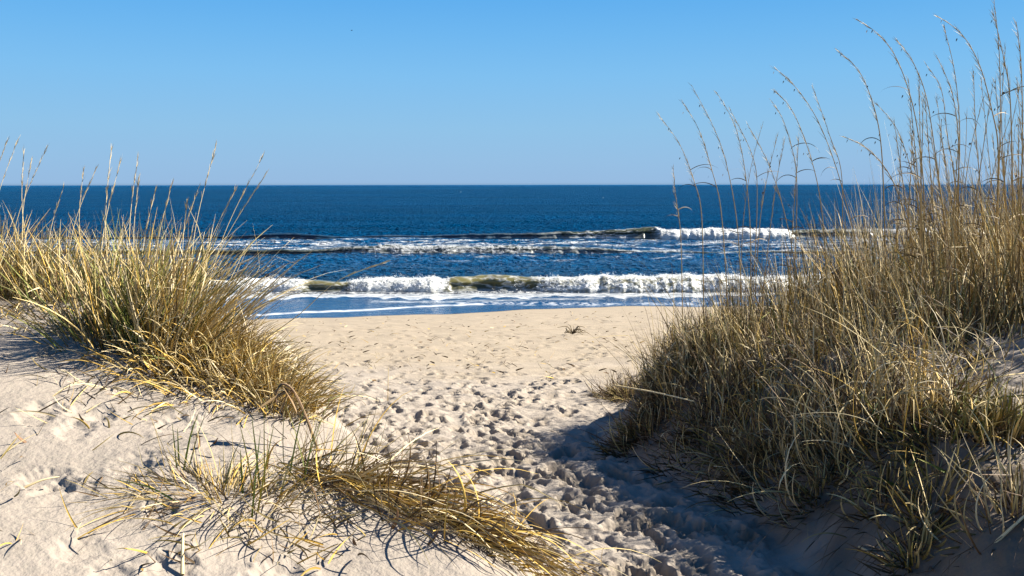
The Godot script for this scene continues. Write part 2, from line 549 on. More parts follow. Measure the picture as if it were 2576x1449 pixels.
	# flecks of spray thrown up along the broken crest
	if drops and spots.size():
		var ball := Shape.new()
		for q in [Vector3.UP, Vector3.RIGHT, Vector3.BACK, Vector3.LEFT, Vector3.FORWARD, Vector3.DOWN]:
			ball.v.append(q)
			ball.n.append(q)
		ball.i = PackedInt32Array([0, 1, 2, 0, 2, 3, 0, 3, 4, 0, 4, 1, 5, 2, 1, 5, 3, 2, 5, 4, 3, 5, 1, 4])
		var mm := MultiMesh.new()
		mm.transform_format = MultiMesh.TRANSFORM_3D
		mm.mesh = ball.mesh()
		mm.instance_count = drops
		for k in drops:
			var p: Vector3 = spots[rng.randi() % spots.size()]
			var up := absf(rng.randfn(0.0, 0.05 + 0.16 * maxf(0.0, n_mid.get_noise_2d(p.x * 0.6, sd + 90.0))))
			var r := 0.005 + 0.026 * pow(rng.randf(), 3.0) * clampf(1.0 - up * 2.5, 0.15, 1.0)
			mm.set_instance_transform(k, Transform3D(Basis.from_scale(Vector3(r, r, r)), p + Vector3(rng.randfn(0.0, 0.06), up, rng.randfn(0.1, 0.12))))
		var o := MultiMeshInstance3D.new()
		o.multimesh = mm
		o.name = "spray"
		var white := StandardMaterial3D.new()
		white.albedo_color = Color(0.84, 0.85, 0.86)
		white.roughness = 0.6
		o.material_override = white
		root.add_child(o, true)
		o.set_meta("kind", "stuff")

func build_waves():
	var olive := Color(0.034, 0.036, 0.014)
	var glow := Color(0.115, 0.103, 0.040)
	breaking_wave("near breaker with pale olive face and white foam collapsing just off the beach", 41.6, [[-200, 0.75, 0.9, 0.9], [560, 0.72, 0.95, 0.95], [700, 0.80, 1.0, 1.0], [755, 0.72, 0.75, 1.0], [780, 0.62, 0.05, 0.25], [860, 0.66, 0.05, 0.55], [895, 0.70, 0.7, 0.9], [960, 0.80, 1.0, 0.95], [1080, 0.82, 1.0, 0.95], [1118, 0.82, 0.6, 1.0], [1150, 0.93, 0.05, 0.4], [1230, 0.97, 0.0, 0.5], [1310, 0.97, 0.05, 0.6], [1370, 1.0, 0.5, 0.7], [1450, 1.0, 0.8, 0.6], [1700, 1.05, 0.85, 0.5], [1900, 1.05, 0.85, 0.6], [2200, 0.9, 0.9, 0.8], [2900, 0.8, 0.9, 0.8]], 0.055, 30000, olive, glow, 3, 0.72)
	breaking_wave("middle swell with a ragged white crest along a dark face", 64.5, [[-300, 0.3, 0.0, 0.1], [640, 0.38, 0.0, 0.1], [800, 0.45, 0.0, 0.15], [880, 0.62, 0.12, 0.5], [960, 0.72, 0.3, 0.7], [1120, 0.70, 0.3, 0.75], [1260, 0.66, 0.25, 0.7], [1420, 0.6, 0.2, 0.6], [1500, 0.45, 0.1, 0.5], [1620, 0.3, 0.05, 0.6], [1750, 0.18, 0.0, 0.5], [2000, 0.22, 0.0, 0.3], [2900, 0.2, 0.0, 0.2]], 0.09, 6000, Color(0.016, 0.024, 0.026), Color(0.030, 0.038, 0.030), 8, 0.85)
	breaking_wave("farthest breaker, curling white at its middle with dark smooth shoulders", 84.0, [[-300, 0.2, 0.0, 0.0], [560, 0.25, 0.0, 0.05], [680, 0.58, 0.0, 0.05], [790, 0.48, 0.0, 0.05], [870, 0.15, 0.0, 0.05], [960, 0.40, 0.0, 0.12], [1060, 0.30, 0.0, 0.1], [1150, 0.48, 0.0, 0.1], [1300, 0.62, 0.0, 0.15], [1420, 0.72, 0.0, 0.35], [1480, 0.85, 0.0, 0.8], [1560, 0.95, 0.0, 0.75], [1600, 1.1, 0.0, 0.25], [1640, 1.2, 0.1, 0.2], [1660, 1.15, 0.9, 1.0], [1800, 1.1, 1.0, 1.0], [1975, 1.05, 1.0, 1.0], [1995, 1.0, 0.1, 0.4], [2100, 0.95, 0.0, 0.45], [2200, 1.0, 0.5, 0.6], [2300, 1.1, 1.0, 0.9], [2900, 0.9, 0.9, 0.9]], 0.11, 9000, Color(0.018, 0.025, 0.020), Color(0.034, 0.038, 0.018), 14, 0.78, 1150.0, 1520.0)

# ------------------------------------------------------------------ grass
const STRAW := [Color(0.30, 0.21, 0.075), Color(0.54, 0.43, 0.21)]
const GOLD := [Color(0.38, 0.235, 0.04), Color(0.52, 0.35, 0.09)]
const GREEN := [Color(0.075, 0.11, 0.024), Color(0.20, 0.19, 0.05)]
const OLIVE := [Color(0.12, 0.09, 0.028), Color(0.29, 0.22, 0.075)]
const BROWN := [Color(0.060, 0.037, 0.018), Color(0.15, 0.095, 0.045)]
const PALE := [Color(0.44, 0.34, 0.18), Color(0.63, 0.53, 0.33)]

# a leaf or stalk as a narrow tapering ribbon; positions are relative to `base`
func blade(s: Shape, base: Vector3, root: Vector3, dir: Vector3, long: float, wide: float, segs: int, droop: float, bend: Vector3, look: Array, curl := 0.0, hug := false, shade := 1.0):
	var p := root
	var step := long / segs
	var side := dir.cross(Vector3(rng.randf_range(-1, 1), rng.randf_range(-0.3, 0.3), rng.randf_range(-1, 1))).normalized()
	if side.length_squared() < 0.1: side = Vector3.RIGHT
	var first := s.v.size()
	var c0: Color = look[0]
	var c1: Color = look[1]
	var tint := rng.randf_range(0.5, 1.25) * shade
	var axis := dir.cross(Vector3.UP)
	var kink := rng.randi_range(2, segs) if rng.randf() < 0.16 else -1
	axis = axis.normalized() if axis.length_squared() > 0.0001 else Vector3.RIGHT
	for k in segs + 1:
		var t := float(k) / segs
		var w := wide * (1.0 - 0.88 * t * t) * 0.5 * (0.7 + 0.3 * minf(t * 6.0, 1.0))
		var nrm := side.cross(dir).normalized()
		var sd := dir.cross(nrm).normalized()
		s.v.append(p - sd * w)
		s.v.append(p + sd * w)
		s.n.append((nrm - sd * 0.5).normalized())
		s.n.append((nrm + sd * 0.5).normalized())
		var c := c0.lerp(c1, t)
		c = Color(c.r * tint, c.g * tint, c.b * tint)
		s.c.append(c)
		s.c.append(c)
		if k < segs:
			p += dir * step
			if hug:
				var g := sand(base.x + p.x, -(base.z + p.z)) - base.y + 0.012
				if p.y < g:
					p.y = g
					dir.y = maxf(dir.y, 0.06)
			dir += (bend + Vector3(0, -droop * (0.25 + t), 0)) * step
			if curl != 0.0: dir = dir.rotated(axis, curl * step)
			if k == kink: dir += Vector3(rng.randfn(0, 0.7), rng.randfn(-0.3, 0.5), rng.randfn(0, 0.7))
			dir = dir.normalized()
	for k in segs:
		var a := first + k * 2
		s.i.append_array(PackedInt32Array([a, a + 2, a + 1, a + 1, a + 2, a + 3]))

# rounded stalk through points given in the axes of its thing
func stalk(s: Shape, pts: PackedVector3Array, r0: float, r1: float, look: Array, sides := 4):
	var n := pts.size()
	var first := s.v.size()
	for k in n:
		var t := float(k) / (n - 1)
		var dir := (pts[mini(k + 1, n - 1)] - pts[maxi(k - 1, 0)]).normalized()
		var a := dir.cross(Vector3(0.3, 0.1, 1)).normalized()
		var b := dir.cross(a)
		var r := lerpf(r0, r1, t)
		var c: Color = (look[0] as Color).lerp(look[1], t)
		for q in sides:
			var e := a * cos(TAU * q / sides) + b * sin(TAU * q / sides)
			s.v.append(pts[k] + e * r)
			s.n.append(e)
			s.c.append(c)
	for k in n - 1:
		for q in sides:
			var p := first + k * sides + q
			var o := first + k * sides + (q + 1) % sides
			s.i.append_array(PackedInt32Array([p, p + sides, o, o, p + sides, o + sides]))

func smooth(ctrl: Array, per := 5) -> PackedVector3Array:
	var out := PackedVector3Array()
	for i in ctrl.size() - 1:
		var a: Vector3 = ctrl[maxi(i - 1, 0)]
		var b: Vector3 = ctrl[i]
		var c: Vector3 = ctrl[i + 1]
		var d: Vector3 = ctrl[mini(i + 2, ctrl.size() - 1)]
		for k in per: out.append(b.cubic_interpolate(c, a, d, float(k) / per))
	out.append(ctrl[-1])
	return out

func pick(mix: Array) -> Array:                            # mix: [look, weight, look, weight ...]
	var total := 0.0
	for k in range(1, mix.size(), 2): total += mix[k]
	var r := rng.randf() * total
	for k in range(0, mix.size(), 2):
		r -= mix[k + 1]
		if r <= 0.0: return mix[k]
	return mix[0]

func spray_of_blades(s: Shape, base: Vector3, center: Vector3, n: int, rx: float, rz: float, lo: float, hi: float, lean: Vector3, spread: float, droop: float, wide: float, mix: Array, hug := false, curl := 0.0, segs := 6, shade := 1.0):
	for k in n:
		var ox := clampf(rng.randfn(0.0, 0.5), -1.2, 1.2)
		var oz := clampf(rng.randfn(0.0, 0.5), -1.2, 1.2)
		var x := center.x + ox * rx
		var z := center.z + oz * rz
		var root := Vector3(x, sand(x, -z) - 0.02, z) - base
		var dir := (Vector3(ox * spread, 1.0, oz * spread) + lean * rng.randf_range(0.4, 1.4) + Vector3(rng.randfn(0, 0.16), 0, rng.randfn(0, 0.16))).normalized()
		var l := lerpf(lo, hi, pow(rng.randf(), 0.8))
		blade(s, base, root, dir, l, wide * rng.randf_range(0.6, 1.3), segs, droop * rng.randf_range(0.4, 1.6), lean * 0.35 + Vector3(rng.randfn(0, 0.5), 0, rng.randfn(0, 0.5)), pick(mix), curl * rng.randf_range(-0.3, 1.3), hug, shade)

func tuft(called: String, label: String, group: String, where: Vector3) -> Node3D:
	return thing(called, label, "grass tuft", where, group)

func grow(t: Node3D, part: String, n: int, rx: float, rz: float, lo: float, hi: float, lean: Vector3, spread: float, droop: float, wide: float, mix: Array, hug := false, curl := 0.0, segs := 6, shade := 1.0):
	var s := Shape.new()
	spray_of_blades(s, t.position, t.position, n, rx, rz, lo, hi, lean, spread, droop, wide, mix, hug, curl, segs, shade)
	put(part, s, m_grass, t, "stuff")

# a thin flowering stalk that belongs to a tuft, from its tip in the picture down to the tuft
func seed_stalk(t: Node3D, tip: Vector3, lean: float):
	var foot := t.position + Vector3(rng.randf_range(-0.15, 0.15), 0, rng.randf_range(-0.1, 0.1))
	var mid := foot.lerp(tip, 0.55) + Vector3(-lean, 0.02, 0)
	var pts := smooth([foot - t.position, mid - t.position, tip - t.position], 8)
	var s := Shape.new()
	stalk(s, pts, 0.0034, 0.0012, [STRAW[1], PALE[1]], 3)
	# the narrow seed head: short scales pressed against the upper part
	for k in 26:
		var f := rng.randf_range(0.66, 1.0)
		var q := f * (pts.size() - 1)
		var i := mini(int(q), pts.size() - 2)
		var p := pts[i].lerp(pts[i + 1], q - i)
		var dir := (pts[i + 1] - pts[i]).normalized()
		blade(s, t.position, p, (dir + Vector3(rng.randfn(0, 0.12), 0, rng.randfn(0, 0.12))).normalized(), 0.055, 0.0045, 2, 0.0, Vector3.ZERO, PALE)
	put("seed_stalk", s, m_grass, t)

func single_blade(t: Node3D, u: float, v: float, tip_u: float, tip_v: float, wide: float, look: Array, part := "blade", arch := 0.0, nearer := 0.0):
	var a := on_ground(u, v)
	var b := at(tip_u, tip_v, -a.z - nearer)
	var m := a.lerp(b, 0.5) + Vector3(0, arch, 0)
	var pts := smooth([a - t.position + Vector3(0, -0.02, 0), m - t.position, b - t.position], 5)
	var s := Shape.new()
	var n := pts.size()
	var side := (pts[n - 1] - pts[0]).cross(Vector3(rng.randf_range(-0.5, 0.5), 0.2, 1)).normalized()
	for k in n:
		var f := float(k) / (n - 1)
		var w := wide * 0.5 * (1.0 - 0.9 * f * f)
		var dir := (pts[mini(k + 1, n - 1)] - pts[maxi(k - 1, 0)]).normalized()
		var nrm := side.cross(dir).normalized()
		# a shallow channel down the middle
		for e in [-1.0, 0.0, 1.0]:
			s.v.append(pts[k] + side * w * e - nrm * w * 0.5 * (1.0 - absf(e)))
			s.n.append((nrm + side * e * 0.6).normalized())
			s.c.append((look[0] as Color).lerp(look[1], f))
	for k in n - 1:
		for e in 2:
			var q := k * 3 + e
			s.i.append_array(PackedInt32Array([q, q + 3, q + 1, q + 1, q + 3, q + 4]))
	put(part, s, m_grass, t)

func build_left_grass():
	var left := "grass tufts on the left dune"
	rng.seed = 101
	var straw_mix := [STRAW, 4, PALE, 2.5, GOLD, 2.2, GREEN, 1, OLIVE, 0.8, BROWN, 1.2]
	var green_mix := [GREEN, 4.2, OLIVE, 1, STRAW, 3.2, GOLD, 2, PALE, 1.8, BROWN, 1]
	var thatch := [GOLD, 2, STRAW, 4, PALE, 2, OLIVE, 1.5, BROWN, 0.7]
	# [u, v of its foot, extra distance, number, rx, rz, shortest, longest, lean x, spread, droop, mix, label]
	var list := [
		[-60, 735, 0.0, 420, 0.40, 0.30, 0.35, 0.85, 0.30, 0.5, 0.5, straw_mix, "dry straw tuft at the far left end of the left dune's grass"],
		[40, 738, 0.0, 520, 0.40, 0.30, 0.35, 0.88, 0.35, 0.5, 0.55, straw_mix, "straw tuft with dark brown thatch at its foot, behind bare sand"],
		[125, 750, 0.1, 430, 0.30, 0.25, 0.30, 0.75, 0.32, 0.5, 0.5, green_mix, "greenish tuft just left of the dark hollow between two grass clumps"],
		[200, 768, 0.3, 430, 0.30, 0.28, 0.35, 0.8, 0.35, 0.5, 0.5, straw_mix, "straw tuft half hidden behind the tallest green tuft"],
		[255, 838, 0.0, 330, 0.22, 0.22, 0.25, 0.75, 0.12, 0.8, 0.9, green_mix, "tuft that casts the long shadow across the sand at left"],
		[315, 850, 0.0, 460, 0.22, 0.20, 0.45, 1.0, 0.15, 0.55, 0.45, green_mix, "tallest green and straw tuft, upright on the left dune's crest"],
		[400, 868, 0.0, 420, 0.20, 0.20, 0.45, 0.98, 0.28, 0.5, 0.55, green_mix, "green tuft with yellow bases, beside the tallest tuft"],
		[445, 872, 0.0, 270, 0.18, 0.2, 0.4, 1.05, 0.42, 0.5, 0.7, [PALE, 4, STRAW, 4, GOLD, 2, GREEN, 1.2], "leaning straw tuft whose blades comb to the right before the surf"],
		[495, 868, 0.15, 150, 0.18, 0.22, 0.45, 1.05, 0.75, 0.4, 0.75, [PALE, 4, STRAW, 4, GOLD, 1.5, GREEN, 0.6], "far leaning tuft with pale tips hanging over the foam"],
		[400, 800, 0.8, 380, 0.40, 0.30, 0.4, 0.85, 0.35, 0.5, 0.6, straw_mix, "straw tuft behind the green tufts, only its upper half showing"],
	]
	var made := []
	for a in list:
		var g := on_ground(a[0], a[1])
		var w := grounded(g.x * (1.0 + a[2] / -g.z), -g.z + a[2])
		var t := tuft("grass_tuft", a[12], left, w)
		grow(t, "blades", int(a[3] * 0.57), a[4], a[5], a[6] * 0.85, a[7] * 0.93, Vector3(a[8], 0, 0.02), a[9], a[10], 0.0092, a[11], false, 0.0, 6)
		grow(t, "thatch", 110, a[4] * 1.2, a[5] * 1.2, 0.12, 0.35, Vector3(a[8] * 0.6, 0, 0.1), 1.0, 3.0, 0.006, thatch, true, 0.0, 5, 0.8)
		made.append(t)
	# the hanging mass that spills down the side of the dune towards the path
	var spill := [[530, 890, "golden tuft spilling over the shoulder of the left dune"], [580, 905, "dense hanging tuft at the middle of the left dune's edge"], [630, 945, "hanging tuft above the bent brown stalk"], [680, 985, "lowest hanging tuft of the left dune's edge, brushing the path"], [720, 1030, "thin dry tuft at the foot of the hanging grass by the path"]]
	for a in spill:
		var g := on_ground(a[0], a[1])
		var t := tuft("hanging_grass_tuft", a[2], "hanging grass on the edge of the left dune", g)
		var k: float = 1.0 - 0.45 * (a[0] - 570.0) / 200.0
		grow(t, "blades", int(250 * k), 0.18, 0.20, 0.16, 0.38 * k + 0.08, Vector3(0.5, -0.15, 0.45), 0.9, 3.2, 0.008, [STRAW, 4, GOLD, 3, OLIVE, 1, GREEN, 0.8, PALE, 3, BROWN, 0.8], true, 0.0, 7)
		grow(t, "thatch", int(160 * k), 0.26, 0.22, 0.14, 0.34, Vector3(0.4, 0, 0.5), 0.8, 3.5, 0.007, [GOLD, 3, STRAW, 3, BROWN, 1.5, PALE, 2], true, 0.0, 5, 0.8)
		made.append(t)
	# flattened golden thatch in front
	for a in [[440, 925, "sparse flattened golden mat below the upright green tufts"], [520, 940, "large mat of flattened golden blades in front of the hanging grass"], [610, 990, "flattened golden mat nearest the bent brown stalk"]]:
		var t := tuft("flattened_grass_mat", a[2], "", on_ground(a[0], a[1]))
		grow(t, "blades", 200, 0.36, 0.22, 0.12, 0.40, Vector3(0.5, -0.4, 0.35), 1.0, 4.0, 0.009, [GOLD, 4, PALE, 3, STRAW, 3], true, 0.0, 6)
	# flowering stalks above the tufts
	for a in [[46, 347, 0], [60, 376, 1], [119, 368, 1], [79, 405, 1], [18, 352, 0], [210, 430, 3], [242, 422, 3], [280, 376, 5], [303, 405, 4], [347, 393, 5], [433, 460, 6], [543, 368, 7], [660, 395, 8], [669, 437, 8], [350, 445, 5], [500, 470, 7], [160, 470, 2], [390, 480, 6], [470, 510, 7], [590, 480, 8]]:
		var t: Node3D = made[a[2]]
		seed_stalk(t, at(a[0], a[1], -t.position.z - 0.1), 0.05)
	# one long stalk arching far out over the water's edge
	var last: Node3D = made[8]
	var s := Shape.new()
	var dd := -last.position.z - 0.35
	var pts := smooth([on_ground(585, 905) - last.position, at(740, 800, dd) - last.position, at(850, 706, dd) - last.position, at(966, 660, dd) - last.position], 8)
	stalk(s, pts, 0.0034, 0.0012, PALE, 4)
	for k in 60:
		var q := rng.randf_range(0.68, 1.0) * (pts.size() - 1)
		var i := mini(int(q), pts.size() - 2)
		blade(s, last.position, pts[i].lerp(pts[i + 1], q - i), ((pts[i + 1] - pts[i]).normalized() + Vector3(0, rng.randf_range(-0.15, 0.15), rng.randfn(0, 0.1))).normalized(), 0.05, 0.006, 2, 0.0, Vector3.ZERO, PALE)
	put("seed_stalk", s, m_grass, last)

func build_front_grass():
	rng.seed = 202
	var g := on_ground(560, 1245)
	var t := tuft("low_grass_tuft", "low sprawling tuft with a few upright green blades in the bare foreground sand", "", g)
	grow(t, "creeping_stems", 190, 0.38, 0.12, 0.12, 0.40, Vector3(0.0, -0.6, 0.1), 1.8, 2.4, 0.0055, [BROWN, 2, STRAW, 3, PALE, 2, GOLD, 1.5], true, 0.0, 7)
	grow(t, "thatch", 150, 0.42, 0.12, 0.08, 0.25, Vector3(0.1, -0.2, 0.1), 1.3, 3.0, 0.006, [BROWN, 2, OLIVE, 2, STRAW, 2, GOLD, 2], true, 2.0, 5)
	for a in [[445, 1185, 432, 1060, 0], [458, 1190, 500, 1035, 0], [450, 1180, 446, 1075, 0], [470, 1185, 520, 1030, 1], [640, 1250, 600, 1055, 2], [655, 1235, 632, 1040, 0], [665, 1230, 664, 1030, 2], [632, 1300, 655, 1080, 0], [645, 1290, 690, 1060, 2], [610, 1240, 604, 1130, 0], [480, 1275, 285, 1205, 0], [470, 1290, 330, 1225, 1], [700, 1250, 745, 1120, 1], [560, 1230, 610, 1100, 1], [760, 1215, 800, 1050, 0], [725, 1200, 770, 1010, 0], [420, 1190, 365, 1010, 3], [440, 1200, 372, 1040, 3], [590, 1200, 580, 1050, 3], [500, 1190, 470, 990, 3], [830, 1180, 884, 985, 3]]:
		single_blade(t, a[0], a[1], a[2], a[3], [0.0095, 0.007, 0.0085, 0.0032][a[4]], [[Color(0.12, 0.17, 0.03), Color(0.30, 0.33, 0.06)], [Color(0.2, 0.2, 0.05), Color(0.36, 0.32, 0.12)], [Color(0.34, 0.26, 0.03), Color(0.36, 0.34, 0.06)], STRAW][a[4]], "blade", rng.randf_range(-0.02, 0.03))
	# trailing bundles of dead grass combed to the right
	var parts := [[790, 1190, 0.75, "tangled brown tuft at the head of the trailing dead grass"], [880, 1215, 0.8, "dead grass bundle trailing from the tangled brown tuft"], [985, 1250, 0.85, "middle bundle of dead grass swept across the sand ridge"], [1090, 1300, 0.85, "golden bundle of dead grass lying over the ridge edge"], [1210, 1360, 0.8, "last bundle of dead grass drooping onto the path"]]
	for a in parts:
		var b := on_ground(a[0], a[1])
		var k := tuft("dead_grass_bundle", a[3], "dead grass trailing over the foreground ridge", b)
		grow(k, "blades", 78, 0.22, 0.10, 0.2, a[2] * 0.85, Vector3(1.5, -0.7, 0.8), 0.5, 2.8, 0.008, [GOLD, 4, BROWN, 2, STRAW, 3.5, PALE, 3], true, 0.0, 8)
		if a[0] < 900: grow(k, "upright_blades", 60, 0.22, 0.14, 0.2, 0.42, Vector3(0.5, 0, 0.0), 0.8, 1.0, 0.005, [STRAW, 2, GREEN, 1, BROWN, 1], false, 0.0, 6)
		else: grow(k, "curled_leaves", 26, 0.25, 0.12, 0.15, 0.4, Vector3(0.8, -0.2, 0.8), 0.8, 2.0, 0.011, [BROWN, 4, GOLD, 1], true, 5.0, 9)
	# the bent brown stalk, its broken top hanging in a hook
	var q := on_ground(800, 1135)
	var d := -q.z
	var o := thing("dead_stalk", "thick brown dead stalk bent over in a hook below the hanging grass", "dead stalk", q)
	var s := Shape.new()
	stalk(s, smooth([Vector3.ZERO, at(772, 1055, d) - q, at(748, 1000, d) - q, at(728, 972, d) - q, at(708, 966, d) - q, at(696, 985, d) - q, at(694, 1012, d) - q], 4), 0.008, 0.004, [Color(0.17, 0.11, 0.06), Color(0.11, 0.065, 0.035)], 6)
	put("stem", s, m_dark, o)
	for k in 9:
		var f := Shape.new()
		blade(f, q, at(740 - k * 4, 985 - k * 2, d) - q, Vector3(rng.randf_range(-0.6, 0.5), -0.3, 0.3).normalized(), rng.randf_range(0.1, 0.26), 0.016, 7, 5.0, Vector3.ZERO, [Color(0.22, 0.14, 0.07), Color(0.32, 0.22, 0.11)], rng.randf_range(-4, 4))
		put("leaf", f, m_grass, o)
	# curled brown leaves
	for a in [[500, 1133, 0.13, 0.045, "dark brown curled dead leaf standing in the sand behind the low tuft"], [530, 1122, 0.09, 0.03, "small brown dead leaf beside the larger curled one"], [893, 1372, 0.06, 0.04, "brown heart shaped dead leaf on bare sand below the trailing grass"], [985, 1330, 0.14, 0.035, "twisted reddish brown leaf under the trailing dead grass"], [1075, 1370, 0.16, 0.03, "coiled reddish brown leaf near the end of the trailing grass"], [66, 1112, 0.10, 0.03, "dark curled leaf lying alone on the sand at left"]]:
		var p := on_ground(a[0], a[1])
		var leaf := Shape.new()
		blade(leaf, p, Vector3(0, 0.0, 0), Vector3(rng.randf_range(-0.8, 0.8), 0.5, 0.3).normalized(), a[2] * 0.8, a[3] * 0.55, 8, 6.0, Vector3.ZERO, [Color(0.12, 0.065, 0.03), Color(0.2, 0.11, 0.06)], 9.0, false)
		var m := put("dead_leaf", leaf, m_grass)
		m.position = p
		tag(m, a[4], "dead leaf", "brown dead leaves on the sand")
	# sticks and single fallen stalks
	for a in [[62, 1228, 150, 1214, 0.006, "bleached broken stick on the sand at lower left", 0.03], [168, 1035, 232, 968, 0.004, "thin brown twig on the sand left of the flattened mat", 0.02], [285, 975, 345, 1000, 0.005, "short brown twig lying right of the thin one", 0.01], [458, 1449, 462, 1390, 0.008, "pale stub of reed standing at the bottom edge", 0.08], [975, 1010, 977, 925, 0.0035, "lone thin stalk standing upright in the path sand", 0.40], [1545, 972, 1745, 1010, 0.007, "pale broken reed lying across the dark nose of the right dune", 0.0], [1880, 1180, 1920, 1262, 0.006, "pale split twig leaning on the shaded bank", 0.0], [2430, 1449, 2576, 1335, 0.010, "pale reed lying across the lower right corner", 0.06], [2160, 1380, 2235, 1425, 0.006, "short pale root stub beside the lowest tuft on the bank", 0.0]]:
		var p := on_ground(a[0], a[1])
		var e: Vector3
		if a[6] == 0.40: e = at(a[2], a[3], -p.z)
		elif a[0] == 1545: 
			p = at(a[0], a[1], 6.35)
			e = at(a[2], a[3], 6.0)
		else: e = on_ground(a[2], a[3]) + Vector3(0, a[6], 0)
		var f := Shape.new()
		stalk(f, smooth([Vector3(0, 0.006, 0), (e - p) * 0.5 + Vector3(0, 0.012, 0), e - p], 4), a[4], a[4] * 0.5, PALE if a[4] > 0.0045 else STRAW, 6)
		var m := put("stick", f, m_grass)
		m.position = p
		tag(m, a[5], "stick", "sticks and reeds lying on the sand")
	# loose dead blades scattered on the sand: nobody could count them
	var litter := Shape.new()
	for k in 900:
		var u := 0.0
		var v := 0.0
		var r := rng.randf()
		if r < 0.5:
			u = rng.randfn(480, 170)
			v = rng.randfn(955, 55)
		elif r < 0.68:
			u = rng.randf_range(0, 200)
			v = rng.randf_range(765, 850)
		elif r < 0.8:
			u = rng.randf_range(880, 1400)
			v = rng.randf_range(840, 930)
		elif r < 0.9:
			u = rng.randf_range(350, 900)
			v = rng.randf_range(1300, 1440)
		else:
			u = rng.randf_range(0, 900)
			v = rng.randf_range(900, 1440)
		if v > 1449 or v < 740 or u < -50: continue
		var p := on_ground(u, v)
		if -p.z > 25.0: continue
		var e := rng.randf() * TAU
		blade(litter, Vector3.ZERO, p + Vector3(0, 0.004, 0), Vector3(cos(e), 0.55, sin(e)).normalized(), rng.randf_range(0.06, 0.26), rng.randf_range(0.005, 0.011), 6, 2.5, Vector3(rng.randfn(0, 2), 0, rng.randfn(0, 2)), pick([GOLD, 3, PALE, 2, OLIVE, 3, BROWN, 3]), rng.randf_range(-4, 4), true)
	tag(put("grass_litter", litter, m_grass), "loose dead blades scattered on the sand", "", "", "stuff")

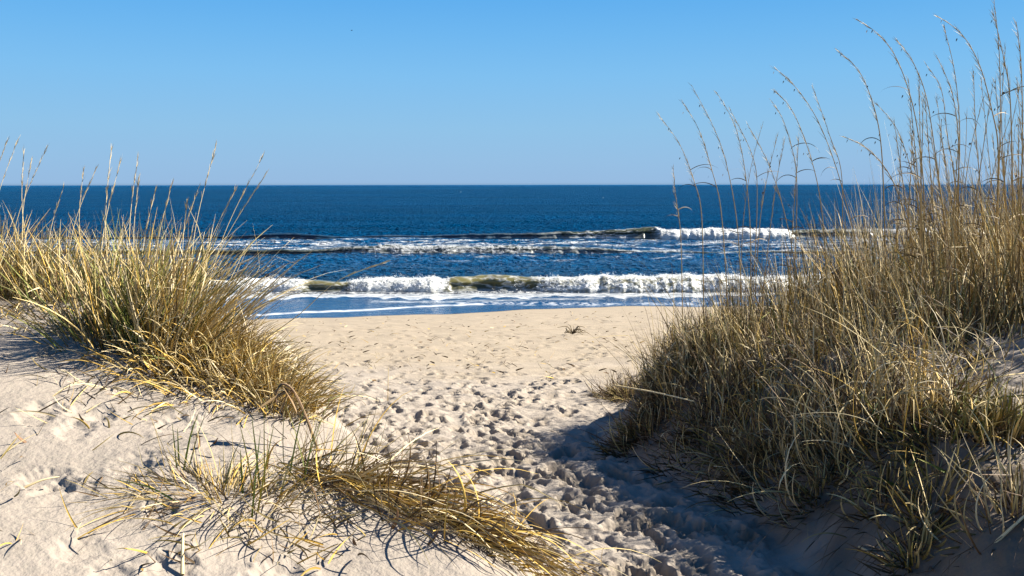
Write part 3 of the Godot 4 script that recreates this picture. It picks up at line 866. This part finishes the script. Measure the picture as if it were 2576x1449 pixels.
# ------------------------------------------------------------------ the right dune
func build_right_grass():
	rng.seed = 303
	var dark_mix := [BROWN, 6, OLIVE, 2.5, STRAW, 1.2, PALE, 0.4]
	var field_mix := [STRAW, 4, OLIVE, 1.2, GREEN, 0.7, PALE, 3.5, GOLD, 2, BROWN, 3]
	var old_mix := [BROWN, 4, OLIVE, 3, STRAW, 1.5, GREEN, 1]
	var origin := Vector3.ZERO
	# the thick field on the top of the dune: one mass
	var s := Shape.new()
	var made := 0
	while made < 14500:
		var d := rng.randf_range(5.0, 11.5)
		var x := lerpf(right_edge(d) + 0.35, 0.64 * d + 1.2, pow(rng.randf(), 0.75))
		var r := x - right_edge(d)
		var clump := n_mid.get_noise_2d(x * 0.9, d * 0.9) + 0.5 * n_big.get_noise_2d(x, d)
		# bare sand in front and thin growth where the dune runs out to the beach
		var keep := 0.32 + clump * 1.4 + 0.25 * clampf(r - 0.5, 0.0, 2.0)
		if d > 7.0: keep -= 0.45 * (1.0 - sm(0.6, 1.8, r))
		if d < 6.6: keep -= 0.40 * (1.0 - sm(5.6, 6.6, d)) * (1.0 - sm(2.6, 3.4, x))
		if d > 8.5: keep -= (1.0 - sm(0.3, 2.0, r)) * 0.7
		if rng.randf() > keep: continue
		made += 1
		var tall := lerpf(0.30, 1.02, sm(0.2, 2.6, r)) * (1.0 + 0.3 * clump)
		var l := tall * rng.randf_range(0.45, 1.15)
		var upright := rng.randf() < 0.68
		var way := Vector3(n_mid.get_noise_2d(x * 1.3 + 3.0, d * 1.3), 0, n_mid.get_noise_2d(x * 1.3, d * 1.3 + 30.0)) * 0.75
		var age := n_mid.get_noise_2d(x * 1.1 + 55.0, d * 1.1)
		var dir := (Vector3(rng.randfn(-0.08, 0.16 if upright else 0.6), 1.0, rng.randfn(0.0, 0.16 if upright else 0.6)) + way).normalized()
		blade(s, origin, grounded(x, d) - Vector3(0, 0.02, 0), dir, l, rng.randf_range(0.0045, 0.0095), 5, 0.35 if upright else 2.4, Vector3(-0.1, 0, 0), pick(field_mix if age > -0.12 else old_mix), 0.0 if upright else rng.randf_range(0.0, 7.0), false, 1.0 + 0.5 * age)
	for k in 420:        # thin straight flowering stalks standing out of it
		var d := rng.randf_range(6.0, 10.5)
		var x := lerpf(right_edge(d) + 0.4, 0.62 * d + 0.6, pow(rng.randf(), 0.7))
		blade(s, origin, grounded(x, d), Vector3(rng.randfn(-0.03, 0.1), 1, rng.randfn(0, 0.1)).normalized(), lerpf(0.5, 1.5, sm(0.3, 3.0, x - right_edge(d))) * rng.randf_range(0.65, 1.1), 0.006, 6, 0.1, Vector3(-0.12, 0, 0), [STRAW[0], PALE[1]])
	for k in 130:        # stray stalks along the lip of the bank
		var d := rng.randf_range(4.4, 7.6)
		var x := right_edge(d) + rng.randf_range(0.3, 0.9)
		blade(s, origin, grounded(x, d), Vector3(rng.randfn(-0.25, 0.25), 1, rng.randfn(0, 0.25)).normalized(), rng.randf_range(0.4, 0.95), 0.0055, 7, 0.7, Vector3(-0.4, 0, 0), pick([STRAW, 3, BROWN, 3, OLIVE, 2]))
	tag(put("dune_grass", s, m_grass), "thick field of dry grass covering the top of the right dune", "", "", "stuff")
	# low curled leaves between the clumps
	s = Shape.new()
	made = 0
	while made < 6000:
		var d := rng.randf_range(3.9, 8.2)
		var x := right_edge(d) + rng.randf_range(0.35, 4.0)
		if x > 0.66 * d + 0.8: continue
		var r := x - right_edge(d)
		var keep := 0.15 - 0.5 * (1.0 - sm(4.2, 5.2, d)) + 1.1 * n_mid.get_noise_2d(x * 0.8 + 15.0, d * 0.8) + 0.5 * sm(4.6, 6.5, d)
		if r < 0.6: keep -= 0.2
		if rng.randf() > keep: continue
		made += 1
		var e := rng.randf() * TAU
		blade(s, origin, grounded(x, d), Vector3(cos(e) * 0.9, 0.8, sin(e) * 0.9).normalized(), rng.randf_range(0.10, 0.36), rng.randf_range(0.005, 0.011), 7, 3.0, Vector3(-0.3, 0, 0.3), pick([OLIVE, 1.5, STRAW, 3, GOLD, 1.5, GREEN, 0.7, PALE, 2.5, BROWN, 5]), rng.randf_range(-2.0, 9.0), true)
	tag(put("low_dune_grass", s, m_grass), "low curled dry leaves between the clumps of the right dune", "", "", "stuff")
	# the dark overhanging nose and lip of the bank, then single tufts on its face
	var list := [
		# u, v, extra d, n, rx, rz, lo, hi, lean, spread, droop, width, mix, curl, name, label
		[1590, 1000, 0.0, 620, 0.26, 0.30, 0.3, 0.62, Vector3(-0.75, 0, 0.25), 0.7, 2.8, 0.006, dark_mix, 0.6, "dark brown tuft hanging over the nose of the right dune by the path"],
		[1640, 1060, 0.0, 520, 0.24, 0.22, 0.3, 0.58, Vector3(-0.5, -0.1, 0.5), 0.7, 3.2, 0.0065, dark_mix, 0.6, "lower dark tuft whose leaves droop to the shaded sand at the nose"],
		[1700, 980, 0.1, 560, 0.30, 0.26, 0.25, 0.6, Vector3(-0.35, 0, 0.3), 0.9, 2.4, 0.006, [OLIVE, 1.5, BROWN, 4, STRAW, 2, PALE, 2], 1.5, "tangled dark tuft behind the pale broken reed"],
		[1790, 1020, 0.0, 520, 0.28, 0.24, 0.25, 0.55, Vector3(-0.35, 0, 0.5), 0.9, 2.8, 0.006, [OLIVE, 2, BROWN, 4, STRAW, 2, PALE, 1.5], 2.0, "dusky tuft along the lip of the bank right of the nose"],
		[1760, 900, 0.2, 480, 0.30, 0.26, 0.25, 0.6, Vector3(-0.25, 0, 0.1), 0.8, 1.8, 0.0055, [OLIVE, 2, BROWN, 2.5, STRAW, 3, PALE, 1.5, GREEN, 1], 1.2, "bushy tuft with dry seed stems above the nose"],
		[1890, 1060, 0.0, 420, 0.24, 0.22, 0.25, 0.5, Vector3(-0.4, 0, 0.55), 1.0, 3.0, 0.007, [OLIVE, 2, GOLD, 3, PALE, 2, STRAW, 3, BROWN, 2], 3.0, "yellowish curly tuft halfway along the lip of the bank"],
		[2010, 1080, 0.0, 460, 0.30, 0.24, 0.3, 0.65, Vector3(-0.65, 0, 0.5), 0.8, 2.2, 0.006, [OLIVE, 2, BROWN, 3.5, STRAW, 3, PALE, 1.5], 0.8, "wide tuft combed down the bank towards the path"],
		[2140, 1070, 0.0, 420, 0.30, 0.24, 0.3, 0.7, Vector3(-0.7, 0, 0.4), 0.8, 2.0, 0.0058, [OLIVE, 1.5, STRAW, 4, BROWN, 2.5, PALE, 2.5], 0.6, "arching pale tuft in the middle of the right dune's face"],
		[2290, 1045, 0.0, 360, 0.22, 0.18, 0.4, 0.85, Vector3(-0.45, 0, 0.15), 0.9, 1.1, 0.0055, [STRAW, 4, PALE, 4, GOLD, 2, BROWN, 2, GREEN, 1], 0.3, "fan shaped straw tuft whose long stems spread to the upper left"],
		[2420, 1080, 0.0, 200, 0.22, 0.16, 0.2, 0.42, Vector3(-0.1, 0, 0.35), 1.1, 2.2, 0.0085, [OLIVE, 4, GREEN, 2, GOLD, 1.5, STRAW, 2], 1.5, "broad leaved yellow green tuft right of the fan shaped one"],
		[2530, 1090, 0.0, 170, 0.22, 0.16, 0.2, 0.42, Vector3(0.0, 0, 0.3), 1.1, 2.2, 0.0085, [OLIVE, 4, GREEN, 2.5, GOLD, 1, STRAW, 2], 1.5, "broad leaved green tuft at the right edge above bare coarse sand"],
		[1900, 1165, 0.0, 150, 0.14, 0.14, 0.2, 0.42, Vector3(-0.4, 0, 0.5), 1.0, 2.8, 0.0065, dark_mix, 1.0, "small dark tuft on the shaded bank below the curly one"],
		[2065, 1240, 0.0, 110, 0.10, 0.09, 0.15, 0.4, Vector3(-0.45, 0, 0.35), 1.2, 2.4, 0.0075, [OLIVE, 4, STRAW, 3, PALE, 1], 1.0, "small star shaped tuft on the middle of the bare bank"],
		[2225, 1250, 0.0, 80, 0.12, 0.10, 0.2, 0.5, Vector3(-0.6, 0, 0.3), 1.1, 2.2, 0.0075, [OLIVE, 4, STRAW, 3, GREEN, 1], 1.5, "loose tuft with long blades reaching left across the bank"],
		[2340, 1265, 0.0, 90, 0.13, 0.10, 0.2, 0.5, Vector3(-0.7, 0, 0.4), 0.9, 2.6, 0.008, [OLIVE, 4, STRAW, 3, GOLD, 1], 1.2, "arching tuft above the coarse sand with blades curving down left"],
		[2300, 1395, 0.0, 90, 0.09, 0.07, 0.15, 0.34, Vector3(-0.55, 0, 0.4), 1.0, 3.4, 0.009, [OLIVE, 4, STRAW, 3, GOLD, 1.5], 1.0, "lowest curly tuft on the bank, close to the bottom edge"],
		[2560, 1270, 0.0, 110, 0.16, 0.10, 0.3, 0.6, Vector3(-0.5, 0.1, 0.6), 0.7, 1.8, 0.006, [PALE, 4, STRAW, 4, BROWN, 1], 0.0, "bundle of dead straw hanging down at the right edge"],
	]
	for a in list:
		var g := on_ground(a[0], a[1])
		var w := grounded(g.x * (1.0 + a[2] / -g.z), -g.z + a[2])
		var t := tuft("bank_grass_tuft", a[14], "grass tufts on the bank of the right dune", w)
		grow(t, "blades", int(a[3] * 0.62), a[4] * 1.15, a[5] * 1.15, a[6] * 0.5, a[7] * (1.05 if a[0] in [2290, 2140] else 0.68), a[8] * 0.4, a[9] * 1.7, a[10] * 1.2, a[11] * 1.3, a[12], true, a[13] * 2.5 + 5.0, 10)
		grow(t, "thatch", int(a[3] * 0.8), a[4] * 1.2, a[5] * 1.2, 0.06, 0.22, Vector3(-0.3, -0.6, 0.3), 1.6, 4.0, 0.009, [BROWN, 6, OLIVE, 2, STRAW, 0.7], true, 3.0, 5, 0.75)  # dead thatch, coloured dark to deepen the shade between the tufts
	# wiry stalks leaning out over the beach at the nose
	var t := tuft("wiry_grass_tuft", "sparse wiry stalks leaning left over the beach at the tip of the right dune", "", on_ground(1660, 905))
	grow(t, "stalks", 120, 0.45, 0.35, 0.35, 0.95, Vector3(-0.45, 0, 0.0), 0.6, 0.7, 0.0032, [STRAW, 3, OLIVE, 3, BROWN, 2], false, 0.0, 8)
	grow(t, "hooked_leaves", 30, 0.4, 0.3, 0.25, 0.5, Vector3(-0.3, 0, 0.0), 0.5, 2.5, 0.009, [BROWN, 3, OLIVE, 1], false, 4.0, 9)
	# dark roots hanging on the bare bank
	var roots := Shape.new()
	for k in 260:
		var d := rng.randf_range(3.3, 6.2)
		var x := right_edge(d) + rng.randf_range(0.15, 0.8)
		blade(roots, origin, grounded(x, d) + Vector3(0, 0.01, 0), Vector3(-0.8, -0.4, rng.randf_range(0.1, 0.9)).normalized(), rng.randf_range(0.1, 0.4), rng.randf_range(0.003, 0.006), 7, 1.0, Vector3(rng.randfn(0, 1.5), 0, rng.randfn(0, 1.5)), [Color(0.07, 0.045, 0.025), Color(0.16, 0.10, 0.06)], rng.randf_range(-2, 2), true)
	tag(put("roots", roots, m_grass), "thin dark roots and dead stems on the shaded bank", "", "", "stuff")

# ------------------------------------------------------------------ tall sea oats, one plant each
const OATS := [   # picture points from the tip down, distance
	[[1658, 290], [1712, 367], [1747, 458], [1765, 540], [1770, 738], 7.6],
	[[1694, 423], [1699, 484], [1712, 586], [1716, 738], 7.9],
	[[1714, 250], [1758, 326], [1791, 428], [1814, 530], [1829, 738], 7.4],
	[[1740, 214], [1798, 326], [1829, 418], [1854, 560], [1865, 738], 7.3],
	[[1803, 232], [1849, 316], [1875, 433], [1888, 586], [1888, 738], 7.5],
	[[1834, 270], [1895, 397], [1905, 509], [1895, 738], 7.8],
	[[1880, 311], [1936, 418], [1977, 550], [2012, 738], 7.2],
	[[1942, 255], [1972, 306], [2000, 407], [2005, 509], [1997, 738], 7.7],
	[[1946, 224], [1997, 285], [2043, 407], [2068, 535], [2081, 738], 6.8],
	[[1949, 171], [1997, 214], [2053, 295], [2099, 407], [2135, 535], [2158, 637], [2170, 738], 6.6],
	[[2043, 214], [2089, 346], [2119, 458], [2114, 738], 7.4],
	[[2101, 122], [2160, 178], [2196, 260], [2216, 357], [2224, 509], [2229, 738], 6.3],
	[[2155, 48], [2221, 97], [2267, 173], [2303, 295], [2323, 458], [2325, 611], [2328, 760], 6.0],
	[[2257, 102], [2298, 158], [2333, 255], [2359, 433], [2379, 586], [2384, 764], 6.2],
	[[2127, 346], [2185, 377], [2242, 448], [2282, 560], [2323, 738], 5.9],
	[[2206, 262], [2257, 326], [2292, 428], [2308, 509], [2316, 738], 7.0],
	[[2328, 160], [2369, 229], [2384, 346], [2399, 433], [2415, 611], [2410, 738], 6.6],
	[[2356, 140], [2394, 229], [2410, 331], [2412, 458], [2404, 738], 6.4],
	[[2375, 66], [2404, 194], [2415, 357], [2404, 560], [2400, 738], 6.1],
	[[2358, 41], [2420, 87], [2466, 168], [2496, 280], [2511, 367], [2509, 509], [2496, 738], 5.6],
	[[2501, 0], [2514, 127], [2517, 306], [2511, 509], [2508, 738], 5.7],
	[[2499, 31], [2527, 153], [2542, 255], [2547, 458], [2547, 738], 5.5],
	[[2557, 56], [2570, 178], [2572, 400], [2560, 738], 5.4],
	[[2600, 40], [2585, 260], [2566, 480], [2545, 738], 5.3],
	[[2475, 244], [2440, 387], [2420, 550], [2405, 738], 6.0],
	[[2500, 200], [2470, 400], [2450, 560], [2440, 738], 5.8],
	[[2433, 280], [2428, 400], [2410, 560], [2400, 738], 6.7],
	[[2540, 300], [2500, 430], [2470, 600], [2455, 738], 5.6],
	[[1921, 306], [1890, 420], [1870, 560], [1862, 738], 7.6],
	[[1957, 340], [1930, 450], [1912, 560], [1900, 738], 7.9],
	[[1975, 350], [1955, 450], [1935, 600], [1920, 738], 7.5],
	[[2010, 345], [2004, 440], [1995, 560], [1985, 738], 7.2],
	[[2290, 300], [2300, 420], [2330, 560], [2350, 738], 6.9],
	[[2450, 180], [2455, 330], [2470, 520], [2478, 738], 6.2],
	[[2530, 120], [2520, 300], [2530, 500], [2535, 738], 5.9],
	[[2570, 200], [2540, 350], [2520, 520], [2500, 738], 5.5],
]
const NTH := ["first", "second", "third", "fourth", "fifth", "sixth", "seventh", "eighth", "ninth", "tenth", "eleventh", "twelfth", "thirteenth", "fourteenth", "fifteenth", "sixteenth", "seventeenth", "eighteenth", "nineteenth", "twentieth", "twenty-first", "twenty-second", "twenty-third", "twenty-fourth", "twenty-fifth", "twenty-sixth", "twenty-seventh", "twenty-eighth", "twenty-ninth", "thirtieth", "thirty-first", "thirty-second"]

func build_sea_oats():
	rng.seed = 404
	var all := OATS.duplicate()
	for k in 26:          # the crowd of straighter stems towards the right edge
		var u := rng.randf_range(2215, 2570) + k * 0.37
		var v := rng.randf_range(190, 430)
		var lean := rng.randf_range(-60, 35)
		all.append([[u, v], [u - lean * 0.35, lerpf(v, 738.0, 0.3)], [u - lean * 0.75, lerpf(v, 738.0, 0.65)], [u - lean, 738], rng.randf_range(5.4, 7.8)])
	var order := []
	for a in all: order.append(a[0][0])
	order.sort()
	for a in all:
		var d: float = a[-1]
		var ctrl := []
		for k in range(a.size() - 2, -1, -1):
			var f: float = float(k) / (a.size() - 2)
			ctrl.append(at(a[k][0], a[k][1], d - 0.25 * (1.0 - f) * (1.0 - f)))
		# carry the foot on down to the sand
		var low: Vector3 = ctrl[0]
		var slope: Vector3 = (ctrl[0] - ctrl[1]).normalized()
		slope = Vector3(slope.x * 0.5, -1, 0)
		for k in 40:
			if low.y <= sand(low.x, -low.z) - 0.03: break
			low += slope * 0.03
		if low.distance_to(ctrl[0]) > 0.05: ctrl.push_front(low)
		var rank := order.find(a[0][0])
		var place := ""
		if rank < 31: place = "%s from the left" % NTH[rank]
		else: place = "%s from the right" % NTH[order.size() - 1 - rank]
		var arch: float = absf(a[0][0] - a[-2][0]) / float(a[-2][1] - a[0][1])
		var look := "arching" if arch > 0.22 and a[0][0] < a[-2][0] else ("straight right leaning" if a[0][0] > a[-2][0] else "nearly upright")
		var t := thing("sea_oat", "%s tall sea oat, %s on the right dune" % [look, place], "sea oat", ctrl[0], "tall sea oats on the right dune")
		var rel := []
		for p in ctrl: rel.append(p - ctrl[0])
		var pts := smooth(rel, 6)
		var plumed: bool = a[0][0] < a[-2][0] or rng.randf() < 0.4
		var s := Shape.new()
		stalk(s, pts, (0.0062 if d < 6.5 else 0.0052) if plumed else 0.0042, 0.0012, [Color(0.27, 0.17, 0.05), Color(0.36, 0.26, 0.12)], 5)
		put("stem", s, m_grass, t)
		var n := pts.size()
		s = Shape.new()
		for k in (52 if plumed else 14):
			var q := rng.randf_range(0.56, 0.99) * (n - 1)
			var i := mini(int(q), n - 2)
			var p := pts[i].lerp(pts[i + 1], q - i)
			var along := (pts[i + 1] - pts[i]).normalized()
			var f: float = q / (n - 1)
			blade(s, ctrl[0], p, (along + Vector3(rng.randf_range(-0.5, 0.15), 0, rng.randfn(0, 0.2))).normalized(), lerpf(0.15, 0.05, f) * rng.randf_range(0.6, 1.3), 0.0026, 4, 0.8, Vector3(-0.6, 0, 0), [STRAW[0], STRAW[1]])
		for k in (4 if plumed else 2):     # the few seeds that are left
			var q := rng.randf_range(0.5, 0.97) * (n - 1)
			var i := mini(int(q), n - 2)
			blade(s, ctrl[0], pts[i] + Vector3(rng.randf_range(-0.05, 0.01), 0, 0), Vector3(-0.3, -0.8, 0.1).normalized(), 0.020, 0.008, 3, 0.0, Vector3.ZERO, BROWN)
		put("plume", s, m_grass, t, "stuff")
		for k in rng.randi_range(2, 3):
			s = Shape.new()
			var q := rng.randf_range(0.3, 0.68) * (n - 1)
			var i := mini(int(q), n - 2)
			var e := Vector3(-0.9 if rng.randf() < 0.7 else 0.8, 0.55, rng.randf_range(-0.4, 0.4)).normalized()
			blade(s, ctrl[0], pts[i], e, rng.randf_range(0.12, 0.3), 0.007, 10, 4.0, Vector3.ZERO, [Color(0.20, 0.13, 0.05), Color(0.12, 0.08, 0.045)], rng.randf_range(-2.0, -9.0))
			put("leaf", s, m_grass, t)

func build_small_things():
	rng.seed = 505
	# the dead weed washed up on the beach
	var p := on_ground(1440, 842)
	var t := thing("beach_weed", "dark tangle of dead weed with spread roots lying alone on the beach", "dead weed", p)
	for k in 26:
		var s := Shape.new()
		var e := rng.randf() * TAU
		var pts := smooth([Vector3(0, 0.02, 0), Vector3(cos(e) * 0.14, rng.randf_range(0.05, 0.2), sin(e) * 0.12), Vector3(cos(e) * rng.randf_range(0.1, 0.3 + 0.3 * cos(e) * cos(e)), rng.randf_range(0.0, 0.2), sin(e) * 0.25)], 5)
		stalk(s, pts, 0.013, 0.005, [Color(0.06, 0.045, 0.03), Color(0.20, 0.15, 0.08)], 4)
		put("branch", s, m_dark, t)
	# crumbs, shells and bits of weed along the beach
	var s := Shape.new()
	for k in 420:
		var d := rng.randf_range(11.0, 32.0)
		var x := rng.randf_range(-0.3, 0.32) * d
		var e := rng.randf() * TAU
		blade(s, Vector3.ZERO, grounded(x, d) + Vector3(0, 0.02, 0), Vector3(cos(e), 0.3, sin(e)).normalized(), rng.randf_range(0.04, 0.16), rng.randf_range(0.01, 0.03), 3, 2.0, Vector3.ZERO, pick([BROWN, 6, GOLD, 1.5, PALE, 1]), 0.0)
	tag(put("beach_debris", s, m_grass), "bits of dark weed and straw strewn over the beach", "", "", "stuff")
	# far birds: bodies with two wings
	for a in [[1335, 461, 420.0, 0.55, "white gull gliding just above the horizon", true], [1160, 483, 330.0, 0.45, "white gull low over the water near the horizon", true], [1518, 498, 210.0, 0.3, "pale gull over the sea right of the other two", true], [886, 76, 260.0, 0.5, "dark bird high in the clear sky", false]]:
		var o := at(a[0], a[1], a[2])
		var r := thing("bird", a[4], "bird", o, "far birds over the sea")
		var m := StandardMaterial3D.new()
		m.albedo_color = Color(0.9, 0.9, 0.9) if a[5] else Color(0.22, 0.24, 0.28)
		m.roughness = 0.8
		var w: float = a[3]
		s = Shape.new()
		stalk(s, PackedVector3Array([Vector3(-w * 0.6, 0, 0), Vector3(-w * 0.2, 0, 0), Vector3(w * 0.25, 0.02, 0), Vector3(w * 0.5, 0.05, 0)]), w * 0.16, w * 0.06, [Color.WHITE, Color.WHITE], 6)
		put("body", s, m, r)
		for e in [-1.0, 1.0]:
			s = Shape.new()
			for q in [[0.0, 0.0, 0.2], [0.5, 0.18, 0.2], [1.25, 0.08, 0.06]]:
				s.v.append(Vector3(-w * q[2], w * q[1], e * w * q[0]))
				s.v.append(Vector3(w * q[2], w * q[1], e * w * q[0]))
				s.n.append(Vector3.UP)
				s.n.append(Vector3.UP)
			s.i = PackedInt32Array([0, 1, 2, 1, 3, 2, 2, 3, 4, 3, 5, 4])
			put("wing", s, m, r)

func _ready():
	var cam := Camera3D.new()
	cam.name = "camera"
	add_child(cam)
	cam.position = EYE
	cam.rotation.x = -PITCH
	cam.rotation.z = -0.0012
	cam.fov = rad_to_deg(2.0 * atan(724.5 / FOCAL))
	cam.near = 0.05
	cam.far = 80000.0
	cam.current = true
	# clear sky: pale at the horizon, deepening towards the zenith (elevation in degrees, linear colour)
	var sky_at := [0.0, 1.5, 3.5, 6.8, 9.3, 11.8, 20.0, 40.0, 90.0]
	var sky_col := [Color(0.208, 0.332, 0.498), Color(0.204, 0.350, 0.518), Color(0.188, 0.364, 0.540), Color(0.144, 0.351, 0.580), Color(0.108, 0.318, 0.580), Color(0.076, 0.280, 0.570), Color(0.045, 0.200, 0.480), Color(0.026, 0.125, 0.360), Color(0.016, 0.088, 0.280)]
	var picture := Image.create(16, 1024, false, Image.FORMAT_RGBF)
	for j in 1024:
		var up := 90.0 - (j + 0.5) / 1024.0 * 180.0
		var c := Color(0.10, 0.18, 0.28)
		if up >= 0.0:
			var k := 0
			while k < 7 and up > sky_at[k + 1]: k += 1
			c = (sky_col[k] as Color).lerp(sky_col[k + 1], clampf((up - sky_at[k]) / (sky_at[k + 1] - sky_at[k]), 0.0, 1.0))
		picture.fill_rect(Rect2i(0, j, 16, 1), Color(c.r * 0.43, c.g * 0.43, c.b * 0.43))
	var sky_mat := PanoramaSkyMaterial.new()
	sky_mat.panorama = ImageTexture.create_from_image(picture)
	var sky := Sky.new()
	sky.sky_material = sky_mat
	var env := Environment.new()
	env.background_mode = Environment.BG_SKY
	env.sky = sky
	env.tonemap_mode = Environment.TONE_MAPPER_LINEAR
	env.tonemap_exposure = 3.5
	env.sdfgi_enabled = true
	env.ssao_enabled = true
	env.ssil_enabled = true
	var we := WorldEnvironment.new()
	we.name = "sky"
	we.environment = env
	add_child(we)
	var sun := DirectionalLight3D.new()
	sun.name = "sun"
	add_child(sun)
	var el := deg_to_rad(37.0)
	var ahead := deg_to_rad(12.0)
	sun.look_at_from_position(Vector3(cos(el) * cos(ahead), sin(el), -cos(el) * sin(ahead)) * 10.0, Vector3.ZERO)
	sun.light_color = Color(1.0, 0.965, 0.90)
	sun.light_energy = 1.6
	sun.light_angular_distance = 0.5
	sun.shadow_enabled = true
	sun.sky_mode = DirectionalLight3D.SKY_MODE_LIGHT_ONLY

	n_big = noise(1, 0.6, 3)
	n_mid = noise(2, 1.7, 3)
	n_fine = noise(3, 6.0, 4)
	n_ridge = noise(4, 2.6, 3)
	n_lace = noise(6, 1.0, 1, FastNoiseLite.TYPE_CELLULAR)
	n_lace.cellular_return_type = FastNoiseLite.RETURN_DISTANCE2_SUB
	m_grass = StandardMaterial3D.new()
	m_grass.vertex_color_use_as_albedo = true
	m_grass.roughness = 0.6
	m_grass.metallic_specular = 0.35
	m_grass.backlight_enabled = true
	m_grass.backlight = Color(0.14, 0.14, 0.14)
	m_grass.cull_mode = BaseMaterial3D.CULL_DISABLED
	m_dark = StandardMaterial3D.new()
	m_dark.vertex_color_use_as_albedo = true
	m_dark.roughness = 0.85
	build_sand()
	build_sea()
	build_waves()
	build_right_grass()
	build_sea_oats()
	build_left_grass()
	build_front_grass()
	build_small_things()
